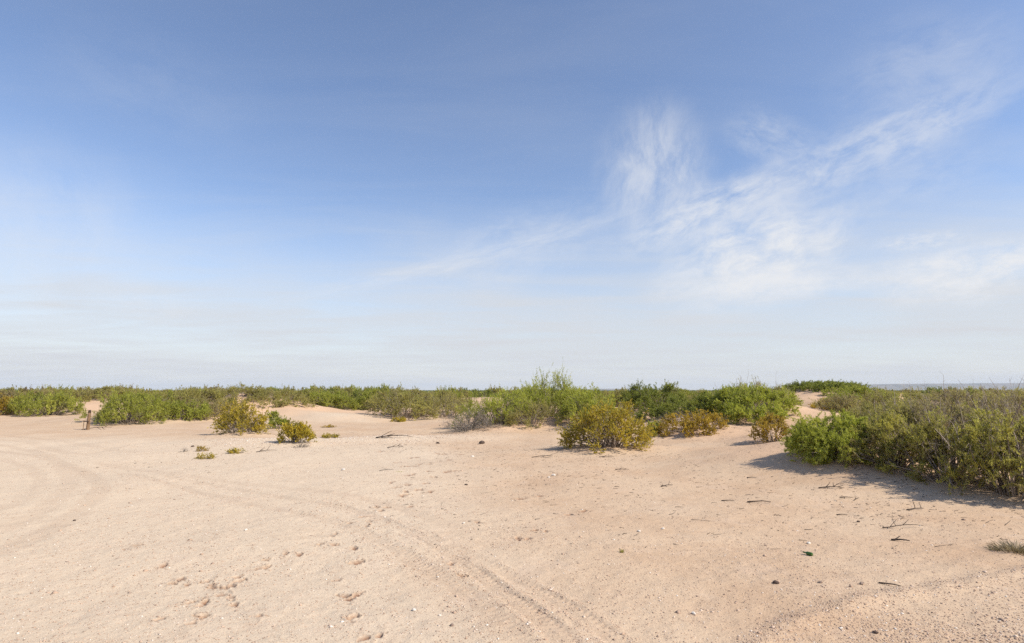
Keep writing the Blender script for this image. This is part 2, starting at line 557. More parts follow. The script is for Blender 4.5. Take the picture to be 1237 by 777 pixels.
#  name, label, kind, left px, right px, top py, distance, depth radius, density options, group
SPEC = [
    # central and right masses
    ('creosote_bush', 'large rounded golden yellow bush standing in front of the tall green shrub', 'yellow', 678, 792, 489, 25.4, 1.35, dict(clumps=90, twigs=16, leaves=30, ll=.055, lw=.034, up=.5, low=.02, tw=.8), None),
    ('mesquite_shrub', 'tall bright green shrub with upright spiky shoots against the sky', 'fresh', 594, 732, 455.5, 40.0, 2.6, dict(clumps=104, twigs=18, leaves=43, ll=0.084, lw=0.024, up=.7, spiky=.5, low=.1, tw=.75), G_C),
    ('mesquite_shrub', 'low fine-leaved green shrub left of the spiky tall one, over the grey dead brush', 'fresh', 545, 655, 472, 37.6, 2.0, dict(clumps=91, twigs=16, leaves=37, ll=0.076, lw=0.019, up=.5, sparse=.12, low=.1), G_C),
    ('mesquite_shrub', 'yellow-green shrub directly behind the large golden bush', 'fresh', 668, 758, 472, 36.2, 1.9, dict(clumps=78, twigs=16, leaves=40, ll=0.076, lw=0.022, low=.1), G_C),
    ('mesquite_shrub', 'hazy olive shrub at the foot of the spiky green one', 'olive', 596, 692, 485, 36.6, 1.3, dict(clumps=65, twigs=15, leaves=37, ll=0.068, lw=0.017, sparse=.15, low=.05), G_C),
    ('dry_brush', 'grey leafless dead brush lying at the tip of the central green shrubs', 'grey', 528, 598, 493, 35.6, .9, dict(clumps=70, twigs=16, leaves=3, ll=.06, lw=.03, sparse=.5, up=.25, low=.05), None),
    ('dry_brush', 'thin line of bleached dead brush along the crest of the small sand hump', 'grey', 572, 612, 510, 35.4, .5, dict(clumps=22, twigs=12, leaves=3, ll=.05, lw=.03, sparse=.5, up=.2, low=.05), None),
    ('mesquite_shrub', 'dense dark green shrub behind and right of the large golden bush', 'deep', 742, 846, 465, 42.5, 2.6, dict(clumps=104, twigs=17, leaves=48, ll=0.084, lw=0.029, low=.08), G_C),
    ('mesquite_shrub', 'dark shaded green shrub between the golden bush and the low rusty one', 'deep', 760, 838, 482, 38.0, 1.6, dict(clumps=65, twigs=15, leaves=40, ll=0.076, lw=0.027, sparse=.1, low=.05), G_C),
    ('dry_brush', 'grey dead branches heaped beside the low rusty yellow bush', 'grey', 786, 826, 497, 34.6, .9, dict(clumps=30, twigs=14, leaves=2, ll=.05, lw=.03, sparse=.6, up=.3, low=.05), None),
    ('sagebrush', 'tiny pale green clump beside the right edge of the large golden bush', 'green', 779, 797, 509, 30.0, .35, dict(clumps=16, twigs=12, leaves=20, ll=.05, lw=.035, low=.05), None),
    ('creosote_bush', 'low wide rusty yellow bush in front of the big round green shrub', 'rust', 788, 882, 498, 29.8, 1.2, dict(clumps=55, twigs=15, leaves=26, ll=.06, lw=.036, up=.45, low=.05), None),
    ('mesquite_shrub', 'big round bright green shrub above the small bush with a dark trunk', 'fresh', 858, 962, 468, 32.8, 2.3, dict(clumps=123, twigs=18, leaves=48, ll=0.072, lw=0.024, low=.08), G_C),
    ('mesquite_shrub', 'dark leafy shrub on the left shoulder of the big round green one', 'deep', 828, 908, 470, 35.0, 2.0, dict(clumps=91, twigs=17, leaves=43, ll=0.076, lw=0.027, low=.05), G_C),
    ('mesquite_shrub', 'straggly grey-topped shrub with bare twigs behind the big round green one', 'olive', 842, 958, 463, 38.0, 2.4, dict(clumps=91, twigs=16, leaves=30, ll=0.076, lw=0.019, sparse=.25, bare=50, low=.1), G_C),
    ('creosote_bush', 'small golden bush with a dark bare trunk before the sandy gap', 'rust', 907, 955, 501, 24.6, .75, dict(clumps=32, twigs=14, leaves=22, ll=.05, lw=.032, up=.6, low=.28), None),
    ('mesquite_shrub', 'dark green shrub crowning the high dune at the head of the sandy gap', 'deep', 932, 1050, 461, 46.3, 3.4, dict(clumps=143, twigs=17, leaves=48, ll=0.091, lw=0.029, low=.1), None),
    ('mesquite_shrub', 'green shrub on the left lip of the high dune, sloping to the sandy gap', 'green', 912, 966, 471, 39.5, 1.6, dict(clumps=58, twigs=15, leaves=40, ll=0.076, lw=0.024, low=.08), None),
    ('mesquite_shrub', 'green shrub spilling down the right flank of the high dune', 'green', 996, 1078, 468, 40.0, 2.6, dict(clumps=84, twigs=16, leaves=40, ll=0.084, lw=0.024, low=.08), None),
    ('mesquite_shrub', 'reddish brown scrubby shrub bordering the sandy gap on its right', 'dull', 988, 1068, 478, 34.0, 2.0, dict(clumps=78, twigs=15, leaves=34, ll=0.068, lw=0.022, sparse=.2, low=.05), G_R),
    ('creosote_bush', 'small rusty bush high on the right edge of the sandy gap', 'rust', 984, 1024, 483, 37.5, 1.0, dict(clumps=30, twigs=14, leaves=20, ll=.08, lw=.045, low=.05), None),
    ('mesquite_shrub', 'vivid green feathery shrub at the left tip of the right-hand dune', 'fresh', 951, 1058, 503, 18.0, 1.25, dict(clumps=110, twigs=18, leaves=72, ll=0.052, lw=0.012, droop=.25, low=.04), G_R),
    ('mesquite_shrub', 'pale yellow-green shrub right of the vivid feathery one, leafy to the ground', 'tips', 1028, 1128, 503, 16.7, 1.3, dict(clumps=110, twigs=17, leaves=60, ll=0.048, lw=0.014, sparse=.12, bare=10, droop=.15, low=.12), G_R),
    ('mesquite_shrub', 'yellow-tipped leafy shrub with dark gaps over the shaded bank', 'tips', 1096, 1192, 506, 15.3, 1.2, dict(clumps=90, twigs=16, leaves=56, ll=0.048, lw=0.015, sparse=.2, bare=60, low=.2), G_R),
    ('mesquite_shrub', 'leafy shrub with drooping green sprays at the right edge of the photo', 'tips', 1166, 1278, 500, 14.2, 1.3, dict(clumps=95, twigs=16, leaves=56, ll=0.048, lw=0.015, sparse=.22, bare=60, droop=.25, low=.2), G_R),
    ('mesquite_shrub', 'twiggy olive shrub on the crest behind the vivid feathery one', 'olive', 1020, 1112, 488, 21.5, 1.8, dict(clumps=90, twigs=16, leaves=36, ll=0.067, lw=0.019, sparse=.2, bare=16, low=.05), G_R),
    ('mesquite_shrub', 'brown tangled shrub of half-bare branches in the middle of the right dune', 'dull', 1088, 1188, 485, 19.6, 1.7, dict(clumps=90, twigs=17, leaves=34, ll=0.052, lw=0.015, sparse=.42, bare=90, low=.05), G_R),
    ('mesquite_shrub', 'brown tangled shrub running out of the photo on the right crest', 'dull', 1162, 1278, 482, 18.2, 1.8, dict(clumps=95, twigs=17, leaves=36, ll=0.052, lw=0.015, sparse=.42, bare=95, low=.05), G_R),
    ('mesquite_shrub', 'dull green shrub right of the reddish one on the dune skyline', 'olive', 1038, 1132, 475, 28.5, 2.4, dict(clumps=110, twigs=16, leaves=37, ll=0.068, lw=0.019, sparse=.15, bare=18, low=.05), G_R),
    ('mesquite_shrub', 'brownish shrub with thin bare shoots below the far blue ridge', 'dull', 1110, 1208, 473, 26.5, 2.2, dict(clumps=85, twigs=16, leaves=30, ll=0.081, lw=0.024, sparse=.2, bare=60, low=.05), G_R),
    ('mesquite_shrub', 'brownish skyline shrub whose tall bare twigs rise above the far ridge', 'dull', 1182, 1292, 472.5, 24.5, 2.2, dict(clumps=85, twigs=16, leaves=30, ll=0.081, lw=0.024, sparse=.2, bare=85, low=.05), G_R),
    ('mesquite_shrub', 'green shrub filling the skyline just right of the high dune', 'olive', 1045, 1135, 473, 44.0, 3.0, dict(clumps=91, twigs=15, leaves=34, ll=0.091, lw=0.029, low=.05), G_R),
    ('mesquite_shrub', 'rust-tinged shrub on the skyline at the foot of the blue ridge', 'dull', 1120, 1215, 473, 43.0, 3.0, dict(clumps=91, twigs=15, leaves=34, ll=0.091, lw=0.029, bare=30, low=.05), G_R),
    ('mesquite_shrub', 'olive skyline shrub farthest right under the blue ridge', 'olive', 1200, 1300, 473, 41.0, 3.0, dict(clumps=91, twigs=15, leaves=34, ll=0.091, lw=0.029, bare=30, low=.05), G_R),
    # left and middle dunes
    ('mesquite_shrub', 'spreading green shrub touching the wooden post', 'green', 110, 210, 474, 45.8, 2.9, dict(clumps=97, twigs=16, leaves=40, ll=0.091, lw=0.027, low=.05), G_L),
    ('mesquite_shrub', 'olive shrub on a sand bank right of the post shrub', 'olive', 172, 276, 470, 51.4, 3.2, dict(clumps=97, twigs=16, leaves=40, ll=0.091, lw=0.029, low=.05), G_L),
    ('mesquite_shrub', 'tallest olive shrub of the left dunes, fuzzy top above the golden bush', 'olive', 236, 334, 466, 55.0, 3.4, dict(clumps=104, twigs=16, leaves=37, ll=0.099, lw=0.024, sparse=.1, bare=40, low=.05), G_L),
    ('mesquite_shrub', 'greyish green shrub right of the tallest left one', 'olive', 296, 380, 470, 56.5, 3.2, dict(clumps=91, twigs=16, leaves=37, ll=0.099, lw=0.027, sparse=.1, low=.05), G_L),
    ('mesquite_shrub', 'low scrubby shrub half buried in the sand bank behind the golden bush', 'dull', 200, 292, 482, 49.4, 1.4, dict(clumps=71, twigs=14, leaves=27, ll=0.084, lw=0.024, sparse=.25, low=.03), G_L),
    ('mesquite_shrub', 'bright green dome at the far left, above the smooth sand', 'green', 16, 98, 474, 58.0, 3.2, dict(clumps=91, twigs=15, leaves=40, ll=0.106, lw=0.032, low=.05), G_L),
    ('creosote_bush', 'rusty brown bush cut by the left edge of the photo', 'rust', -28, 26, 480, 57.5, 2.0, dict(clumps=52, twigs=14, leaves=25, ll=0.104, lw=0.051, low=.05), None),
    ('mesquite_shrub', 'green shrub behind the white sand hump', 'green', 374, 436, 474, 63.0, 3.0, dict(clumps=78, twigs=15, leaves=37, ll=0.106, lw=0.032, low=.05), G_L),
    ('mesquite_shrub', 'green skyline shrub between the white sand hump and the grey-green dome', 'deep', 412, 464, 471.5, 70.0, 3.0, dict(clumps=71, twigs=15, leaves=37, ll=0.114, lw=0.034, low=.05), G_L),
    ('mesquite_shrub', 'grey-green dome with a purplish top right of the white sand hump', 'olive', 444, 536, 470.5, 53.5, 3.4, dict(clumps=110, twigs=16, leaves=40, ll=0.091, lw=0.027, sparse=.05, bare=20, low=.05), G_L),
    ('mesquite_shrub', 'pale thinning shrub trailing off the grey-green dome', 'olive', 510, 570, 476, 55.5, 2.4, dict(clumps=58, twigs=14, leaves=27, ll=0.091, lw=0.024, sparse=.3, low=.05), G_L),
    ('creosote_bush', 'golden bush with grey lower twigs left of the white sand hump', 'yellow', 258, 326, 487, 33.8, 1.2, dict(clumps=60, twigs=15, leaves=24, ll=.07, lw=.038, up=.5, sparse=.12, low=.04, tw=.8), None),
    ('sagebrush', 'small blue-green clump at the right foot of the fuzzy golden bush', 'green', 318, 348, 497, 41.0, .8, dict(clumps=28, twigs=13, leaves=22, ll=.08, lw=.045, low=.05), None),
    ('creosote_bush', 'compact golden bush with flat top alone on the gravelly sand', 'yellow', 336, 379, 510, 28.6, .72, dict(clumps=44, twigs=15, leaves=30, ll=.05, lw=.034, up=.6, low=.2), None),
    ('creosote_bush', 'knee-high flat golden sprig right of the compact golden bush', 'yellow', 387, 411, 524, 31.0, .4, dict(clumps=14, twigs=10, leaves=18, ll=.05, lw=.03, up=.4, low=.1), G_B),
    ('creosote_bush', 'two-lobed golden sprig on the white gravel bank', 'yellow', 275, 297, 549, 25.0, .28, dict(clumps=12, twigs=9, leaves=16, ll=.04, lw=.024, up=.6, low=.1), G_B),
    ('creosote_bush', 'sparse golden sprig at the lower lip of the white gravel bank', 'yellow', 241, 262, 558, 23.2, .25, dict(clumps=10, twigs=9, leaves=13, ll=.04, lw=.022, up=.7, low=.1), G_B),
    ('creosote_bush', 'faint golden sprig above the other two on the white gravel bank', 'rust', 240, 252, 549, 25.6, .2, dict(clumps=8, twigs=8, leaves=12, ll=.04, lw=.022, up=.6, low=.1), G_B),
    ('creosote_bush', 'golden sprig under the grey-green dome, on the sand slope', 'yellow', 470, 491, 504, 49.5, .7, dict(clumps=20, twigs=11, leaves=20, ll=0.072, lw=0.039, low=.05), G_B),
    ('creosote_bush', 'flat dry golden sprig on the sand before the white hump', 'rust', 388, 404, 513, 42.0, .5, dict(clumps=10, twigs=9, leaves=12, ll=.07, lw=.04, up=.2, low=.05), G_B),
    ('dry_brush', 'single grey dead twig plant standing on the gravel bank', 'grey', 219, 231, 549, 25.2, .2, dict(clumps=10, twigs=8, leaves=1, ll=.03, lw=.02, sparse=.7, up=.6, low=.1), None),
    ('dry_brush', 'grey twiggy litter at the foot of the compact golden bush', 'grey', 352, 376, 531, 27.4, .3, dict(clumps=14, twigs=10, leaves=2, ll=.03, lw=.02, sparse=.6, up=.1, low=.05), None),
    ('mesquite_shrub', 'ragged low green shrub filling the gap right of the post shrub', 'green', 186, 256, 485, 48.2, 1.5, dict(clumps=80, twigs=15, leaves=30, ll=.09, lw=.03, sparse=.1, low=.05), G_L),
]
seed = 100
BASES = []
for nm, lab, kind, pl, pr, pt, Y, ry, k, grp in SPEC:
    seed += 1
    zt = Z_at(pt, Y)
    x = (X_at(pl, Y, 1) + X_at(pr, Y, 1)) / 2
    rx = abs(X_at(pr, Y, 1) - X_at(pl, Y, 1)) / 2 * .95
    h = max(zt - float(macro(np.array([x]), np.array([Y]))[0]), .22)
    dry = kind == 'grey'
    if Y < 43:
        BASES.append((x, Y, rx, ry))
    place_shrub(nm, lab, kind, x, Y, rx, ry, h, grp, 'shrub' if nm != 'dry_brush' else 'dead brush', BARK_DRY if dry else BARK, seed, **k)

# dry grass tufts
def tuft(name, label, x, y, rad, h, n, kind='straw', seed=1, cat='grass tuft', lean=.8):
    g = np.random.default_rng(seed)
    z = float(full(x, y)[0])
    a = g.uniform(0, 2 * math.pi, n)
    d = norm(np.stack([np.cos(a) * lean, np.sin(a) * lean, g.uniform(.4, 1.3, n)], 1))
    L = h * g.uniform(.5, 1.25, n)[:, None]
    b = np.stack([np.cos(a), np.sin(a), 0 * a], 1) * g.uniform(0, rad, n)[:, None]
    side = norm(np.cross(d, g.normal(0, 1, (n, 3)))) * .0045
    m = b + d * L * .55
    t = b + d * L
    t[:, 2] -= L[:, 0] * .18
    V = np.stack([b - side, b + side, m + side * .8, m - side * .8, t - side * .2, t + side * .2], 1).reshape(-1, 3)
    i = np.arange(n)[:, None] * 6
    q = np.concatenate([i + np.array([[0, 1, 2, 3]]), i + np.array([[3, 2, 5, 4]])])
    o = link(name, mesh_from(name, V, q, attrs={'tint': np.repeat(g.uniform(0, 1, n), 6)}), LEAF[kind], None, (x, y, z - .01))
    return tag(o, label, cat)


x, y = flat(1228, 664)
tuft('grass_tuft', 'grey-brown dry grass clump at the lower right edge, below the dune shade', x, y, .26, .20, 420, seed=3)
x, y = flat(1202, 662)
tuft('grass_tuft', 'smaller sparse dry grass wisp just left of the bigger clump at the edge', x, y, .06, .12, 70, seed=4)
x, y = flat(751, 668)
tuft('weed_sprout', 'tiny dark green sprout alone on the open gravelly sand', x, y, .02, .075, 40, 'olive', 5, 'weed', .45)
x, y = flat(483, 570)
tuft('weed_sprout', 'flat pale green sprout among the hoof prints', x, y, .10, .05, 40, 'green', 6, 'weed', 1.2)

# ------------------------------------------------------------------ middle-distance shrubs: copies of five shrubs
protos = []
for i, (kind, kw) in enumerate([('green', {}), ('olive', dict(sparse=.1)), ('deep', {}), ('olive', dict(bare=12)), ('dull', dict(sparse=.15)), ('green', dict(sparse=.1))]):
    fm, sm = shrub_meshes('mid_shrub', 900 + i, 2.6, 2.6, 1.7, clumps=110, twigs=12, leaves=26, ll=.105, lw=.042, low=.05, tw=.5, edge=3.0, **kw)
    fm.materials.append(LEAF[kind])
    sm.materials.append(BARK)
    protos.append((fm, sm))
SECT = [
    (-80, 110, 'green shrub in the band along the skyline left of the wooden post', 'skyline shrubs left of the post', 26, 1.05),
    (110, 375, 'shrub in the band along the skyline behind the left-hand dunes', 'skyline shrubs behind the left dunes', 30, 1.0),
    (375, 540, 'shrub in the band along the skyline behind the white sand hump', 'skyline shrubs behind the white hump', 24, 1.0),
    (540, 640, 'low shrub on the flat skyline beyond the small sand peak', 'skyline shrubs beyond the sand peak', 12, .85),
    (640, 860, 'low shrub on the flat skyline glimpsed between the central shrubs', 'skyline shrubs behind the central dune', 18, .8),
    (1040, 1320, 'low shrub on the flat skyline beneath the far blue ridge', 'skyline shrubs under the blue ridge', 26, .75),
]
g = np.random.default_rng(77)
avoid = [(X_at(585, 74), 74, 3.2), (X_at(430, 66), 64, 3.0), (X_at(100, 62), 58, 3.5)]
for p0, p1, lab, grp, n, sc in SECT:
    src = None
    for k in range(n):
        Y = 64 + 86 * (k / n) ** 1.15 + g.uniform(-2, 2)
        if p0 >= 1040:
            Y -= 8
        px = p0 + (p1 - p0) * ((k * .618 + g.uniform(-.06, .06)) % 1)
        x = X_at(px, Y, 1)
        if any(math.hypot(x - ax, (Y - ay) * .7) < ar for ax, ay, ar in avoid):
            continue
        z = float(macro(np.array([x]), np.array([Y]))[0])
        s = sc * g.uniform(.8, 1.3)
        top = 2.5 + Y * g.choice([-.0005, .001, .003, .0045, .006]) * sc
        h = max(min(top - z, 2.6), .9)
        fm, sm = protos[int(g.integers(0, len(protos)))]
        e = empty('mesquite_shrub', (x, Y, z - .05))
        tag(e, lab, 'shrub', grp)
        e.scale = (s * g.uniform(.9, 1.35), s * g.uniform(.9, 1.2), h / 1.75)
        e.rotation_euler = (0, 0, g.uniform(0, 6.28))
        link('stems', sm, None, e)
        link('foliage', fm, None, e)

# far scrubland: one mass out to the horizon
V, T = [], []
g = np.random.default_rng(78)
ns = 5200
rr = 145 * (1900 / 145) ** (g.uniform(0, 1, ns) ** 1.1)
aa = g.uniform(R(-60), R(60), ns)
fx, fy = rr * np.sin(aa), rr * np.cos(aa)
fz = macro(fx, fy)
per = 46
w = g.uniform(1.4, 3.4, ns) * (1 + rr / 1500)
hh = g.uniform(.9, 1.9, ns)
a = g.uniform(0, 6.28, (ns, per))
r = np.sqrt(g.uniform(0, 1, (ns, per)))
cz = (1 - r ** 2.4) ** .6 * hh[:, None] * g.uniform(.1, 1, (ns, per)) ** .5
C = np.stack([fx[:, None] + np.cos(a) * r * w[:, None], fy[:, None] + np.sin(a) * r * w[:, None], fz[:, None] + cz], -1).reshape(-1, 3)
nl = len(C)
ax = norm(g.normal(0, 1, (nl, 3)))
sd = norm(np.cross(ax, g.normal(0, 1, (nl, 3))))
sz = (.20 + np.repeat(rr, per) * .0007)[:, None] * g.uniform(.6, 1.3, (nl, 1))
LV = np.stack([C - ax * sz, C + sd * sz * .6, C + ax * sz, C - sd * sz * .6], 1).reshape(-1, 3)
tint = np.clip(np.repeat(g.normal(.45, .17, ns), per) + g.normal(0, .12, nl), 0, 1)
FARLEAF = leaf_mat('far_scrub_leaves', (.14, .15, .046), (.24, .25, .07), (.33, .32, .10), .4)
o = link('far_scrub', mesh_from('far_scrub', LV, np.arange(nl * 4).reshape(-1, 4), attrs={'tint': np.repeat(tint, 4)}), FARLEAF)
tag(o, 'dark green mass of scrub out to the flat horizon', 'scrub', None, 'stuff')

# ------------------------------------------------------------------ ground sheet
def ground_mesh():
    rad = [0.0, .5, 1, 1.5, 2, 2.5, 3]
    while rad[-1] < 16:
        rad.append(rad[-1] * 1.0036)
    while rad[-1] < 70:
        rad.append(rad[-1] * 1.0060)
    while rad[-1] < 260:
        rad.append(rad[-1] * 1.016)
    while rad[-1] < 11500:
        rad.append(rad[-1] * 1.09)
    rad = np.array(rad[1:])
    fine = np.linspace(R(-50), R(50), 1150)
    rest = np.linspace(R(50), R(310), 90)[1:-1]
    ang = np.concatenate([fine, rest])
    na, nr = len(ang), len(rad)
    A, Rr = np.meshgrid(ang, rad)
    x, y = Rr * np.sin(A), Rr * np.cos(A)
    xf, yf = x.ravel(), y.ravel()
    z = macro(xf, yf)
    near = np.hypot(xf, yf) < 72
    loose = .85 * sstep(.10, .50, z) * (1 - sstep(90, 160, np.hypot(xf, yf)))  # mound mask: redder loose sand, plus painted warmth of the steeper sunlit faces
    mh, md = micro(xf[near], yf[near])
    z[near] += mh
    dist = np.zeros(len(xf))
    dist[near] = md
    # pale caliche: the road on the left, the gravel bank and the white hump
    bx, by = xf, yf
    road = 1 - sstep(-1.5, 3.2, bx + .22 * (by - 8) - 1.2 * vnoise(bx / 4, by / 4, 51))
    road *= 1 - sstep(26, 34, by + .5 * vnoise(bx / 3, by / 3, 52) + .12 * bx)
    hx = X_at(410, 52)
    hump = np.exp(-(((bx - hx) / 5) ** 2 + ((by - 51) / 3.5) ** 2))
    bank = np.exp(-((by - 30.0 - .25 * (bx + 9)) / 2.2) ** 2) * sstep(-17, -12, bx) * (1 - sstep(-6, 2, bx))
    loose = loose * (1 - hump) * (1 - bank)
    pale = np.clip(np.maximum.reduce([road, hump * .9, bank]) + .15 * vnoise(bx / 1.2, by / 1.2, 53), 0, 1)
    V = np.stack([xf, yf, z], 1)
    V = np.vstack([V, [[0, 0, float(z[0])]]])
    ctr = len(V) - 1
    i = np.arange(nr - 1)[:, None] * na
    j = np.arange(na)[None]
    j2 = (j + 1) % na
    q = np.stack([i + j, i + na + j, i + na + j2, i + j2], -1).reshape(-1, 4)[:, ::-1]
    jj = np.arange(na)
    t = np.stack([np.full(na, ctr), jj, (jj + 1) % na], -1)[:, ::-1]
    return mesh_from('ground', V, q, t, attrs={'disturbed': np.append(dist, 0), 'pale': np.append(pale, 0), 'loose': np.append(loose, 0)}, smooth=True)


def ground_mat():
    m = bpy.data.materials.new('sand')
    nt = nodes(m)
    geo = nt.nodes.new('ShaderNodeNewGeometry')
    pos = geo.outputs['Position']
    at = N(nt, 'ShaderNodeAttribute')
    at.attribute_name = 'disturbed'
    ap = N(nt, 'ShaderNodeAttribute')
    ap.attribute_name = 'pale'
    adn = N(nt, 'ShaderNodeAttribute')
    adn.attribute_name = 'loose'
    c = mixc(nt, maprange(nt, noise(nt, pos, .45, 4), .35, .68), (.572, .418, .280), (.522, .360, .230))
    c = mixc(nt, ap.outputs['Fac'], c, (.618, .488, .350))
    c = mixc(nt, math_n(nt, 'MULTIPLY', maprange(nt, noise(nt, pos, .9, 6, .7, .6), .52, .66), .30), c, (.64, .49, .36))
    c = mixc(nt, adn.outputs['Fac'], c, (.592, .398, .254))  # orange of loose dune sand and of sunlit slopes, put into the colour
    blot = noise(nt, pos, 3.1, 5, .65)
    c = mixc(nt, math_n(nt, 'MULTIPLY', maprange(nt, blot, .5, .78), .35), c, (.43, .285, .185))
    # streaks of wheel-swept fines
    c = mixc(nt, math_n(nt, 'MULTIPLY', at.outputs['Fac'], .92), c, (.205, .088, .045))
    # grains: dark and white speckles at three sizes
    for sc, lo, col, amt in ((95, .20, (.25, .18, .132), .65), (42, .14, (.28, .20, .15), .5), (70, .17, (.78, .70, .60), .6), (30, .10, (.80, .73, .64), .5)):
        v = nt.nodes.new('ShaderNodeTexVoronoi')
        v.inputs['Scale'].default_value = sc
        nt.links.new(pos, v.inputs['Vector'])
        f = maprange(nt, v.outputs['Distance'], lo * 1.5, lo * .6)
        sel = nt.nodes.new('ShaderNodeSeparateColor')
        nt.links.new(v.outputs['Color'], sel.inputs[0])
        f = math_n(nt, 'MULTIPLY', f, maprange(nt, sel.outputs[0], .45, .6))
        c = mixc(nt, math_n(nt, 'MULTIPLY', f, amt), c, col)
    # scrub cover far out on the plain
    ln = nt.nodes.new('ShaderNodeVectorMath')
    ln.operation = 'LENGTH'
    nt.links.new(pos, ln.inputs[0])
    f = math_n(nt, 'MULTIPLY', maprange(nt, ln.outputs['Value'], 120, 420), maprange(nt, noise(nt, pos, .05, 4), .30, .45, .55, 1))
    c = mixc(nt, f, c, (.085, .100, .045))
    # relief of the grains
    b = math_n(nt, 'ADD', math_n(nt, 'MULTIPLY', noise(nt, pos, 38, 4, .7), .012), math_n(nt, 'MULTIPLY', noise(nt, pos, 9, 3, .6), .016))
    bump = nt.nodes.new('ShaderNodeBump')
    bump.inputs['Strength'].default_value = .8
    bump.inputs['Distance'].default_value = 1.0
    nt.links.new(b, bump.inputs['Height'])
    out_surface(nt, principled(nt, c, .95, .08, bump.outputs[0]))
    return m


gm = link('ground', ground_mesh(), ground_mat())
tag(gm, None, None, None, 'structure')

# ------------------------------------------------------------------ gravel, litter
def pebbles(n, seed):
    g = np.random.default_rng(seed)
    r = 4.6 * (36 / 4.6) ** g.uniform(0, 1, n * 3)
    a = g.uniform(R(-46), R(46), n * 3)
    x, y = r * np.sin(a), r * np.cos(a)
    patch = .5 + .5 * vnoise(x / 1.3, y / 1.3, 61)
    wgt = .28 + .5 * patch ** 2
    d, sg, _ = line_dist(x, y, BERM)
    coarse = sstep(-.3, 1.6, -sg * d) * (y < 13) * (x > 0)
    wgt = wgt + .65 * coarse * (.5 + patch) + 1.5 * np.exp(-(d / .2) ** 2)
    bank = np.exp(-((y - 30.0 - .25 * (x + 9)) / 2.2) ** 2) * sstep(-17, -12, x) * (1 - sstep(-6, 2, x))
    wgt = wgt + 1.0 * bank
    sandy = sstep(1, 5, x) * sstep(13, 18, y + .2 * x)
    wgt = wgt * (1 - .85 * sandy)
    for L, tw_, _d, _k in TRACKS[:3]:
        td, _s, _a = line_dist(x, y, L)
        wgt = wgt + .9 * np.exp(-((td - tw_ * 1.4) / (tw_ * .5)) ** 2) * (.4 + patch)
    k = g.uniform(0, 1.3, n * 3) < wgt
    x, y, coarse, bank = x[k][:n], y[k][:n], coarse[k][:n], bank[k][:n]
    n = len(x)
    s = np.exp(g.normal(-5.2, .45, n)) * (1 + .28 * coarse) * (1 + .8 * bank) * (1 + .02 * np.hypot(x, y))
    s = np.clip(s, .003, .05)
    z = full(x, y)
    oct_ = np.array([[1, 0, 0], [0, 1, 0], [-1, 0, 0], [0, -1, 0], [0, 0, 1], [0, 0, -.6]], float)
    tri = np.array([[0, 1, 4], [1, 2, 4], [2, 3, 4], [3, 0, 4], [1, 0, 5], [2, 1, 5], [3, 2, 5], [0, 3, 5]])
    jit = g.uniform(.6, 1.3, (n, 6, 1))
    P = oct_[None] * jit + g.normal(0, .15, (n, 6, 3))
    rot = g.uniform(0, 6.28, n)
    cs, sn = np.cos(rot)[:, None], np.sin(rot)[:, None]
    Q = np.stack([(P[:, :, 0] * cs - P[:, :, 1] * sn) * 1.15, P[:, :, 0] * sn + P[:, :, 1] * cs, P[:, :, 2] * .62], -1) * s[:, None, None]
    Q += np.stack([x, y, z + s * .02], -1)[:, None]
    T = (np.arange(n)[:, None, None] * 6 + tri[None]).reshape(-1, 3)
    tint = np.clip(g.normal(.46, .25, n) + .35 * bank, 0, 1)
    return mesh_from('gravel', Q.reshape(-1, 3), None, T, attrs={'tint': np.repeat(tint, 6)})


def pebble_mat():
    m = bpy.data.materials.new('pebbles')
    nt = nodes(m)
    at = N(nt, 'ShaderNodeAttribute')
    at.attribute_name = 'tint'
    cr = nt.nodes.new('ShaderNodeValToRGB')
    e = cr.color_ramp.elements
    e[0].position, e[0].color = 0, (.33, .24, .185, 1)
    e[1].position, e[1].color = 1, (.76, .69, .60, 1)
    for p, q in ((.35, (.46, .32, .225)), (.7, (.57, .42, .31))):
        k = e.new(p)
        k.color = (*q, 1)
    nt.links.new(at.outputs['Fac'], cr.inputs[0])
    out_surface(nt, principled(nt, cr.outputs[0], .9, .15))
    return m


PEB = pebble_mat()
tag(link('gravel', pebbles(150000, 5), PEB), 'fine pinkish gravel and white chips strewn over the sand', 'gravel', None, 'stuff')


